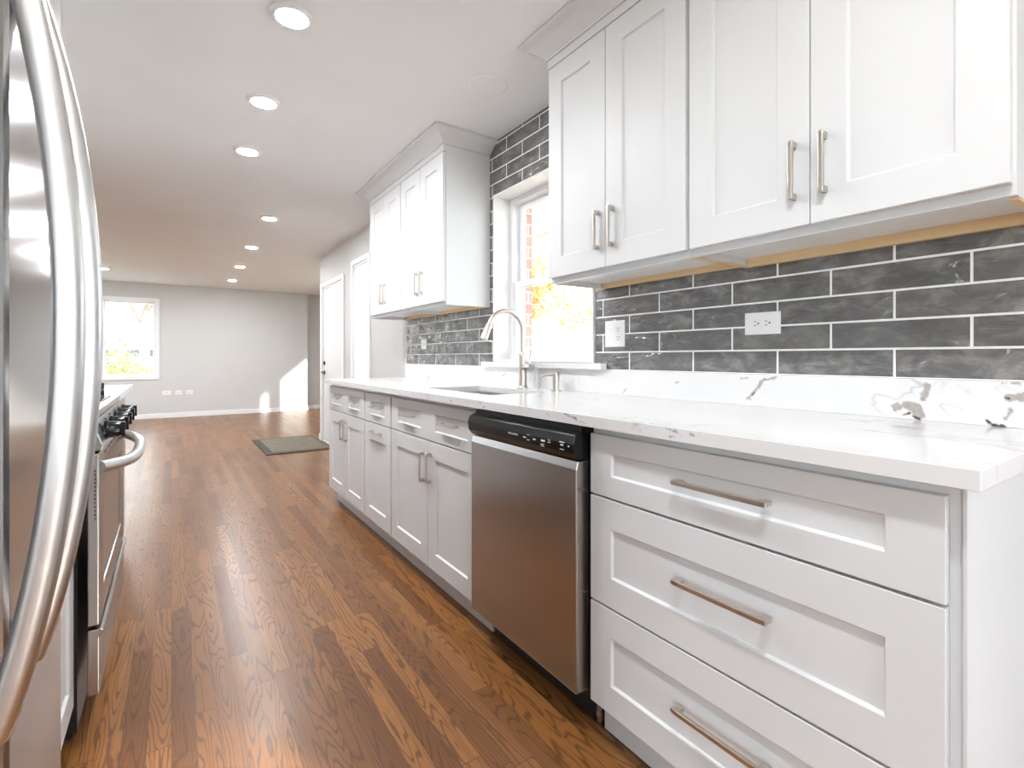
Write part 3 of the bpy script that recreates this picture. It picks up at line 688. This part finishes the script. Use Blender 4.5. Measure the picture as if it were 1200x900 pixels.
# ---- faucet
fx, fy, fz = 1.545, 2.185, .929
fc = empty('kitchen_faucet', (fx, fy, fz+.0005), 'satin nickel gooseneck pull down faucet behind the sink', 'faucet')
z = fz+.0005
MB().lathe((fx, fy, z), [(.030, 0), (.030, .004), (.0255, .008), (.0235, .02), (.021, .145), (.0195, .185), (.014, .192), (0, .192)], 'z', 32).build('body', M['nickel'], fc)
R = .105; zt = z+.30; path = [(fx, fy, z+.18)]+[(fx, fy, z+.18+(zt-z-.18)*k/5) for k in range(1, 6)]
path += [(fx-R+R*math.cos(a_), fy, zt+R*math.sin(a_)) for a_ in [math.radians(8*k) for k in range(1, 21)]]
MB().tube(path, .0115, n=20).build('neck', M['nickel'], fc)
p = Vector(path[-1]); dd = (Vector(path[-1])-Vector(path[-2])).normalized()
mb = MB(); n_s = 20; prof = [(0, .012), (.004, .0145), (.02, .0155), (.075, .0185), (.088, .0185), (.09, .015)]
b0 = len(mb.v); sd_ = dd.cross(Vector((0, 1, 0))).normalized()
for (h_, r_) in prof:
    for k in range(n_s):
        a_ = 2*math.pi*k/n_s; mb.v.append(tuple(p+dd*h_+(Vector((0, 1, 0))*math.cos(a_)+sd_*math.sin(a_))*r_))
for i in range(len(prof)-1):
    for k in range(n_s):
        k2 = (k+1) % n_s; mb.f.append((b0+i*n_s+k, b0+i*n_s+k2, b0+(i+1)*n_s+k2, b0+(i+1)*n_s+k)); mb.mi.append(0); mb.sm.append(True)
e_ = b0+(len(prof)-1)*n_s; mb.f.append(tuple(e_+k for k in range(n_s))); mb.mi.append(0); mb.sm.append(False)
mb.build('spray_head', M['nickel'], fc)
MB().lathe((fx, fy-.012, z+.112), [(.0175, 0), (.0175, -.045), (.0195, -.047), (.0195, -.066), (.016, -.070), (0, -.070)], 'y', 28).build('valve', M['nickel'], fc)
MB().tube([(fx, fy-.062, z+.125), (fx+.004, fy-.064, z+.16), (fx+.012, fy-.06, z+.205)], .0045, n=12, up=(1, 0, 0)).build('lever', M['chrome'], fc)
# ---- soap dispenser
sx_, sy = 1.553, 1.915
sp = empty('soap_dispenser', (sx_, sy, z), 'small satin nickel soap dispenser on the counter right of the faucet', 'soap dispenser')
MB().lathe((sx_, sy, z), [(.027, 0), (.027, .004), (.0165, .007), (.0155, .012), (.0175, .055), (.0185, .088), (.016, .092), (0, .092)], 'z', 28).build('pump_body', M['nickel'], sp)
MB().tube([(sx_, sy, z+.076), (sx_-.055, sy, z+.078), (sx_-.082, sy, z+.074), (sx_-.086, sy, z+.068)], .0052, n=12).build('spout', M['nickel'], sp)

# ---- dishwasher
dw = empty('dishwasher', (1.3, 1.389, 0), 'stainless steel dishwasher with black control strip between the white cabinets', 'dishwasher')
MB().box(1.012, 1.6, 1.082, 1.698, .10, .893).build('tub', M['rubber'], dw)
mb = MB(); mb.prism([(.956, .128), (1.006, .128), (1.006, .795), (.962, .795), (.956, .770)], 'y', 1.086, 1.694); mb.build('door_panel', M['steeldw'], dw, bevel=.004, seg=3)
mb = MB(); mb.prism([(.960, .798), (1.006, .798), (1.006, .876), (.968, .878), (.948, .868), (.940, .845), (.944, .818)], 'y', 1.084, 1.696)
cp = mb.build('control_panel', M['black'], dw, bevel=.003)
MB().box(.976, 1.02, 1.088, 1.692, .8765, .892).build('top_gap_shade', M['rubber'], dw)  # dark strip standing in for the shaded gap above the control panel
MB().box(1.066, 1.6, 1.082, 1.698, .0005, .099).build('kick_plate', M['rubber'], dw)
MB().box(1.055, 1.064, 1.088, 1.108, .002, .09).build('leveling_foot', M['chrome'], dw)
def text_mesh(txt, size, mtx, name, parent, m_):
    cu = bpy.data.curves.new('txt', 'FONT'); cu.body = txt; cu.size = size; cu.extrude = .0002; cu.align_x = 'CENTER'
    ob = bpy.data.objects.new('txt', cu); col.objects.link(ob); bpy.context.view_layer.update()
    me = bpy.data.meshes.new_from_object(ob.evaluated_get(bpy.context.evaluated_depsgraph_get())); bpy.data.objects.remove(ob); bpy.data.curves.remove(cu)
    L = Vector(ROOTLOC[rootof(parent).name]); me.transform(Matrix.Translation(-L) @ mtx); me.materials.clear(); me.materials.append(m_)
    o = bpy.data.objects.new(name, me); col.objects.link(o); o.parent = parent; return o
# panel face between (.944,.818) and (.940,.845) faces -X; text runs towards -Y
RX = Matrix(((0, 0, -1, 0), (-1, 0, 0, 0), (0, 1, 0, 0), (0, 0, 0, 1)))
text_mesh('FRIGIDAIRE', .0112, Matrix.Translation((.9406, 1.385, .836)) @ RX, 'lettering', cp, M['mark'])
for yy, zz, w_, h_ in ((1.352, .836, .014, .004), (1.332, .846, .014, .0015), (1.332, .830, .014, .0015), (1.30, .836, .012, .004), (1.255, .838, .018, .005), (1.258, .827, .016, .0015), (1.258, .822, .016, .0015), (1.225, .844, .012, .0015), (1.225, .837, .012, .0015), (1.165, .846, .022, .0025), (1.165, .838, .012, .004), (1.165, .825, .018, .0015), (1.135, .838, .006, .003)):
    yy -= .033; MB().box(.9398, .9412, yy-w_/2, yy+w_/2, zz-h_/2, zz+h_/2).build('button_mark', M['mark'], cp)

# ================================================================== wall cabinets
UF = 1.31; UB = 1.33; UW = 1.6295; UZ0, UZ1 = 1.402, 2.335
def upper(label, ya, yb, split, hz, raised=0):
    c = empty('wall_cabinet', (1.45, (ya+yb)/2, UZ0), label, 'cabinet', 'white wall cabinets')
    t_ = .016
    mb = MB(); mb.box(UB, UW, ya, ya+t_, UZ0, UZ1); mb.box(UB, UW, yb-t_, yb, UZ0, UZ1); mb.box(UB, UW, ya+t_, yb-t_, UZ1-t_, UZ1)
    mb.box(UW-.006, UW, ya+t_, yb-t_, UZ0+.03, UZ1-t_); mb.box(UB, UB+.018, ya+t_, yb-t_, UZ0, UZ0+.035); mb.box(UB, UB+.018, ya+t_, yb-t_, 2.27, UZ1-t_)
    mb.build('carcass', M['cab'], c, weld=False)
    MB().box(UB+.018, UW-.006, ya+t_, yb-t_, UZ0+.022, UZ0+.035).build('bottom_panel', M['white_in'], c)
    tag(MB().box(UW-.026, UW-.0065, ya+t_+.001, yb-t_-.001, UZ0-raised, UZ0+.0215).build('back_rail', M['rawwood'], c), 'raw tan wood rail under the back edge')
    for (p, q) in ((ya+.001, ya+t_-.001), (yb-t_+.001, yb-.001)):
        tag(MB().box(UB+.02, UW-.001, p, q, UZ0-.0012-raised*.6, UZ0-.0004).build('side_edge', M['rawwood'], c), 'raw tan wood underside edge')
    for (p, q, hy_) in ((ya+.004, split, split-.036), (split, yb-.004, split+.036)):
        d_ = front('door', c, -1, UF, p, q, 1.422, 2.297, .08); pull(d_, -1, UF, hy_, hz, .146, True)
    return c
upper('white wall cabinet in the upper right foreground with two tall doors', .255, .977, .62, 1.563, .006)
upper('white wall cabinet right beside the kitchen window, left neighbour of the foreground one', .979, 1.668, 1.331, 1.563)
upper('white wall cabinet left of the kitchen window, with its broad side panel showing', 2.652, 3.313, 2.985, 1.563)
upper('farthest white wall cabinet, next to the tall side window', 3.315, 3.962, 3.64, 1.563)
def crown(label, ya, yb):
    prof = [(0, 2.3355), (.006, 2.3355), (.006, 2.345), (.012, 2.349), (.020, 2.356), (.032, 2.366), (.048, 2.378), (.066, 2.388), (.082, 2.394), (.088, 2.397), (.088, 2.4105), (0, 2.4105)]
    mb = MB(); n = len(prof); st = [((UW, ya), (0, -1)), ((UF, ya), (-1, -1)), ((UF, yb), (-1, 1)), ((UW, yb), (0, 1))]
    for (b_, d_) in st:
        for (o_, z_) in prof: mb.v.append((b_[0]+d_[0]*o_, b_[1]+d_[1]*o_, z_))
    for k in range(3):
        for i in range(n-1): mb.f.append((k*n+i, k*n+i+1, (k+1)*n+i+1, (k+1)*n+i)); mb.mi.append(0); mb.sm.append(2 < i < 9)
    mb.f.append(tuple(range(n))[::-1]); mb.f.append(tuple(3*n+i for i in range(n))); mb.mi += [0, 0]; mb.sm += [False, False]
    r_ = mb.build('crown_molding', M['cab'], loc=(1.4, (ya+yb)/2, 2.3355)); tag(r_, label, 'molding', 'white crown moldings')
    # the flat frieze between the door tops and the crown
    MB().box(UF, UB-.0005, ya, yb, 2.2995, 2.335).build('frieze', M['cab'], r_, bevel=.001)
    return r_
crown('white crown molding over the foreground wall cabinets at the top of frame', .255, 1.668)
crown('white crown molding over the wall cabinets left of the window', 2.652, 3.962)

# ================================================================== outlets
def slots(mb, yc, zc, horiz):
    for a_, b_, w_, h_ in ((-.0065, .004, .0022, .009), (.0065, .004, .0022, .007), (0, -.007, .005, .005)):
        if horiz: mb.box(1.6225, 1.6245, yc+b_-h_/2, yc+b_+h_/2, zc+a_-w_/2, zc+a_+w_/2)
        else: mb.box(1.6225, 1.6245, yc+a_-w_/2, yc+a_+w_/2, zc+b_-h_/2, zc+b_+h_/2)
def outlet(name, label, yc, zc, w, h, kind):
    c = empty(name, (1.6295, yc, zc), label, 'outlet', 'white outlets on the tiled wall')
    MB().box(1.6245, 1.6295, yc-w/2, yc+w/2, zc-h/2, zc+h/2).build('cover_plate', M['plate'], c, bevel=.002)
    if kind == 'horizontal':
        MB().box(1.623, 1.6244, yc-.034, yc+.034, zc-.0165, zc+.0165).build('receptacle', M['plate'], c, bevel=.001)
        for k in (-1, 1): sl = MB(); slots(sl, yc+k*.019, zc, True); sl.build('socket_slots', M['rubber'], c)
    else:
        y2 = yc-.023; MB().box(1.623, 1.6244, y2-.0165, y2+.0165, zc-.034, zc+.034).build('receptacle', M['plate'], c, bevel=.001)
        for k in (-1, 1): sl = MB(); slots(sl, y2, zc+k*.019, False); sl.build('socket_slots', M['rubber'], c)
        if kind == 'double': MB().prism([(1.6244, zc-.033), (1.6244, zc+.033), (1.621, zc+.030), (1.6235, zc)], 'y', yc+.007, yc+.039).build('rocker_switch', M['plate'], c)
outlet('wall_outlet', 'white double outlet and switch plate on grey tile just right of the kitchen window', 1.592, 1.197, .118, .116, 'double')
outlet('wall_outlet', 'white horizontal outlet plate on grey tile in the middle of the backsplash', .92, 1.206, .122, .074, 'horizontal')
outlet('wall_outlet', 'small white outlet plate on dark tile under the far wall cabinet', 3.63, 1.196, .10, .076, 'horizontal')
for i, (x, w, lb) in enumerate(((-.075, .125, 'left'), (.105, .10, 'middle'), (.275, .10, 'right'))):
    c = empty('wall_outlet', (x, 11.049, .452), 'white plate low on the back wall, %s of the three in a row' % {'left': 'leftmost', 'middle': 'middle one', 'right': 'rightmost'}[lb], 'outlet', 'white plates low on the living room wall')
    MB().box(x-w/2, x+w/2, 11.0445, 11.0492, .415, .49).build('cover_plate', M['plate'], c, bevel=.002)
    MB().box(x-.03, x+.03, 11.0432, 11.0444, .436, .47).build('receptacle', M['white_in'], c)

# ================================================================== ceiling lights
def make_light(x, y):
    c = empty('ceiling_light', (x, y, H))
    MB().lathe((x, y, H), [(.0505, -.003), (.0595, -.0130), (.078, -.006), (.081, -.001), (.081, -.0005)], 'z', 40).build('trim_ring', M['trimw'], c)
    MB().lathe((x, y, H), [(.0575, -.0128), (.054, -.0142), (.04, -.0158), (.02, -.0165), (0, -.017)], 'z', 40).build('diffuser', M['lamp'], c)
    return c
LAB = [((.385, 2.085), 'largest lit recessed ceiling light, nearest the camera at the top of frame'), ((.392, 2.86), 'second lit recessed ceiling light from the camera in the kitchen row'),
       ((.40, 3.60), 'third lit recessed ceiling light from the camera, last of the kitchen row'), ((.765, 5.22), 'lit recessed ceiling light just beyond the far wall cabinets, nearest of the living room row'),
       ((.79, 6.70), 'second lit recessed ceiling light of the living room row near the front door'), ((.82, 8.23), 'third lit recessed ceiling light of the living room row'),
       ((.853, 9.75), 'farthest lit recessed ceiling light on the right, nearest the back wall'), ((-.83, 9.52), 'farthest lit recessed ceiling light on the left, above the living room window'),
       ((-.80, 8.16), 'lit recessed ceiling light half hidden behind the refrigerator handle'), ((-.80, 6.70), 'lit recessed ceiling light of the left living room row hidden by the refrigerator'),
       ((.385, .1), 'added ceiling light over the camera, out of frame, to brighten the kitchen'), ((.385, -1.6), 'added ceiling light behind the camera, out of frame, to brighten the kitchen')]  # lamps over and behind the camera are unseen, added to light the room
L0 = None
for (x, y), lb in LAB:
    if L0 is None: L0 = make_light(x, y); c = L0
    else: c = copy_tree(L0); c.location = (x, y, H)
    tag(c, lb, 'ceiling light', 'recessed ceiling lights')
c = empty('ceiling_speaker', (1.27, 2.085, H), 'white round unlit ceiling disc between the two wall cabinet groups', 'speaker')
MB().lathe((1.27, 2.085, H), [(.075, -.007), (.088, -.008), (.096, -.004), (.098, -.0005)], 'z', 44).build('rim', M['trimw'], c)
MB().lathe((1.27, 2.085, H), [(.0755, -.0005), (.0755, -.006), (.06, -.0075), (0, -.0075)], 'z', 44).build('grille', M['ceil'], c)

# ================================================================== refrigerator
FX = -.172
fr_ = empty('refrigerator', (-.5, .85, 0), 'large stainless steel side by side refrigerator filling the left edge', 'refrigerator')
MB().box(-.845, -.262, .40, 1.272, .02, 1.765).build('body', M['blackm'], fr_, bevel=.004)
MB().box(-.262, -.215, .42, 1.26, .005, .06).build('kick_grille', M['black'], fr_)
HS = 1
def fdoor(ya, yb, yh, lb):
    d_ = MB().prism([(-.255, ya), (-.255, yb), (FX-.014, yb), (FX-.003, yb-.006), (FX, yb-.02), (FX, ya+.02), (FX-.003, ya+.006), (FX-.014, ya)], 'z', .065, 1.775, smooth=False).build('door', M['steelf'], fr_, bevel=.002)
    zc, hh = 1.14, .462; path = []; N = 44
    for k in range(N+1):
        z_ = zc-hh+2*hh*k/N; u = (z_-zc)/hh; path.append((FX+.006+.063*(1-u*u)**.9 if abs(u) < 1 else FX+.006, yh, z_))
    sec = [((.011 if math.cos(2*math.pi*k/24)*HS > 0 else .019)*math.copysign(abs(math.cos(2*math.pi*k/24))**.75, math.cos(2*math.pi*k/24)), .0205*math.copysign(abs(math.sin(2*math.pi*k/24))**.8, math.sin(2*math.pi*k/24))) for k in range(24)]
    MB().sweep(path, sec).build('handle', M['steelh'], d_)
fdoor(.402, .868, .775, 'l'); fdoor(.875, 1.276, .955, 'r')

# ================================================================== left base cabinets
def left_cab(label, ya, yb, n):
    c = empty('base_cabinet', (-.5, (ya+yb)/2, 0), label, 'cabinet', 'white base cabinets on the left')
    MB().box(-.868, -.247, ya, yb, .112, ZT).build('carcass', M['cab'], c, bevel=.001)
    MB().box(-.868, -.30, ya, yb, .0005, .1115).build('toe_kick', M['cab'], c)
    w = (yb-ya)/n
    for k in range(n):
        a_, b_ = ya+.004+k*w, ya+(k+1)*w-.004
        d_ = front('drawer', c, 1, -.227, a_, b_, *Z_D1, .07, .045); pull(d_, 1, -.227, (a_+b_)/2, .80, .14, False)
        d_ = front('door', c, 1, -.227, a_, b_, .114, .703, .07); pull(d_, 1, -.227, a_+.035 if n == 1 or k % 2 else b_-.035, .60, .14, True)
left_cab('white base cabinet squeezed between the refrigerator and the range', 1.30, 1.862, 1)
left_cab('white base cabinet beyond the range on the left', 2.79, 3.74, 2)
for ya, yb, lb in ((1.29, 1.862, 'short white quartz counter between refrigerator and range'), (2.788, 3.765, 'pale quartz counter top beyond the range on the left')):
    tag(MB().box(-.868, -.192, ya, yb, ZT+.0015, .929).build('countertop', M['quartz'], bevel=.002, loc=(-.5, (ya+yb)/2, .9)), lb, 'countertop')

# ================================================================== range
ya, yb = 1.872, 2.778; RX_ = -.173
rg = empty('gas_range', (-.5, (ya+yb)/2, 0), 'stainless gas range with black knobs on the left behind the refrigerator', 'range')
MB().box(-.86, -.222, ya+.004, yb-.004, .03, .905).build('body', M['blackm'], rg)
MB().box(-.80, -.235, ya+.03, yb-.03, .001, .03).build('base', M['rubber'], rg)
# oven door with window
mb = MB(); slab(mb, 'x', -.2, RX_, ya+.002, yb-.002, .318, .815, [(ya+.12, yb-.12, .40, .70)]); dr = mb.build('oven_door', M['steel'], rg, bevel=.004)
MB().box(-.199, -.178, ya+.121, yb-.121, .401, .699).build('oven_window', M['oven'], dr)
mb = MB()
for k in range(13): zc = .765-k*.0115; mb.box(-.184, -.181, ya+.0012, ya+.0035, zc-.0035, zc+.0035)
mb.build('vent_slots', M['rubber'], dr)
mb = MB()
for k in range(7): yc = ya+.16+k*.1; mb.box(-.1735, -.1722, yc-.03, yc+.03, .796, .802)
mb.build('vent_slots', M['rubber'], dr)
hp = []
for k in range(41):
    u = -1+k/20; hp.append((RX_-.004+.078*(1-abs(u)**3.2), (ya+yb)/2+u*((yb-ya)/2-.045), .768-.012*(1-abs(u)**3)))
MB().tube(hp, .018, n=18, up=(0, 0, 1)).build('handle', M['steelh'], dr)
# warming drawer
mb = MB().prism([(-.2, .118), (RX_, .118), (RX_, .285), (RX_+.012, .300), (RX_+.006, .308), (-.2, .308)], 'y', ya+.002, yb-.002); mb.build('storage_drawer', M['steel'], rg, bevel=.003)
# control panel, sloped
mb = MB().prism([(-.23, .822), (RX_+.004, .822), (RX_+.010, .835), (RX_-.014, .905), (-.23, .905)], 'y', ya+.002, yb-.002); cpn = mb.build('control_panel', M['steel'], rg, bevel=.003)
MB().box(-.862, -.186, ya, yb, .9055, .928).build('cooktop', M['steel'], rg, bevel=.004)
MB().box(-.84, -.215, ya+.02, yb-.02, .9285, .932).build('burner_tray', M['blackm'], rg)
for k in range(5):
    yc = ya+.13+k*(yb-ya-.26)/4
    kb = MB().lathe((RX_+.0005, yc, .868), [(.030, 0), (.030, .008), (.026, .012), (.0245, .038), (.022, .042), (0, .042)], 'x', 26)
    kb.box(RX_+.0415, RX_+.052, yc-.0045, yc+.0045, .846, .890); ko = kb.build('knob', M['black'], rg)
    MB().box(RX_+.046, RX_+.0526, yc-.001, yc+.001, .874, .8865).build('indicator', M['red' if k == 0 else 'mark'], ko)
for k in range(3):
    a_ = ya+.035+k*(yb-ya-.07)/3+.003; b_ = a_+(yb-ya-.07)/3-.006; mb = MB()
    for q in range(5): yy = a_+.02+q*(b_-a_-.04)/4; mb.box(-.82, -.235, yy-.006, yy+.006, .962, .985)
    for xx in (-.82, -.53, -.247): mb.box(xx, xx+.012, a_+.008, b_-.008, .955, .9615)
    for xx in (-.82, -.247):
        for yy in (a_+.014, b_-.026): mb.box(xx, xx+.012, yy, yy+.012, .9325, .9545)
    mb.build('grate', M['iron'], rg, weld=False, bevel=.0015)
    for xx in (-.68, -.39): MB().lathe((xx, (a_+b_)/2, .9325), [(.045, 0), (.045, .005), (.034, .0055), (.034, .010), (0, .010)], 'z', 24).build('burner', M['iron'], rg)

# ================================================================== door mat
mt = empty('door_mat', (1.24, 6.8, .0005), 'olive woven mat with dark border on the floor before the front door', 'mat')
x0, x1, y0, y1 = .875, 1.612, 6.175, 7.40
MB().box(x0, x1, y0, y1, .0005, .010).build('border', M['matb'], mt, bevel=.003)
MB().box(x0+.075, x1-.03, y0+.075, y1-.075, .0101, .0135).build('pile', M['matc'], mt, bevel=.002)
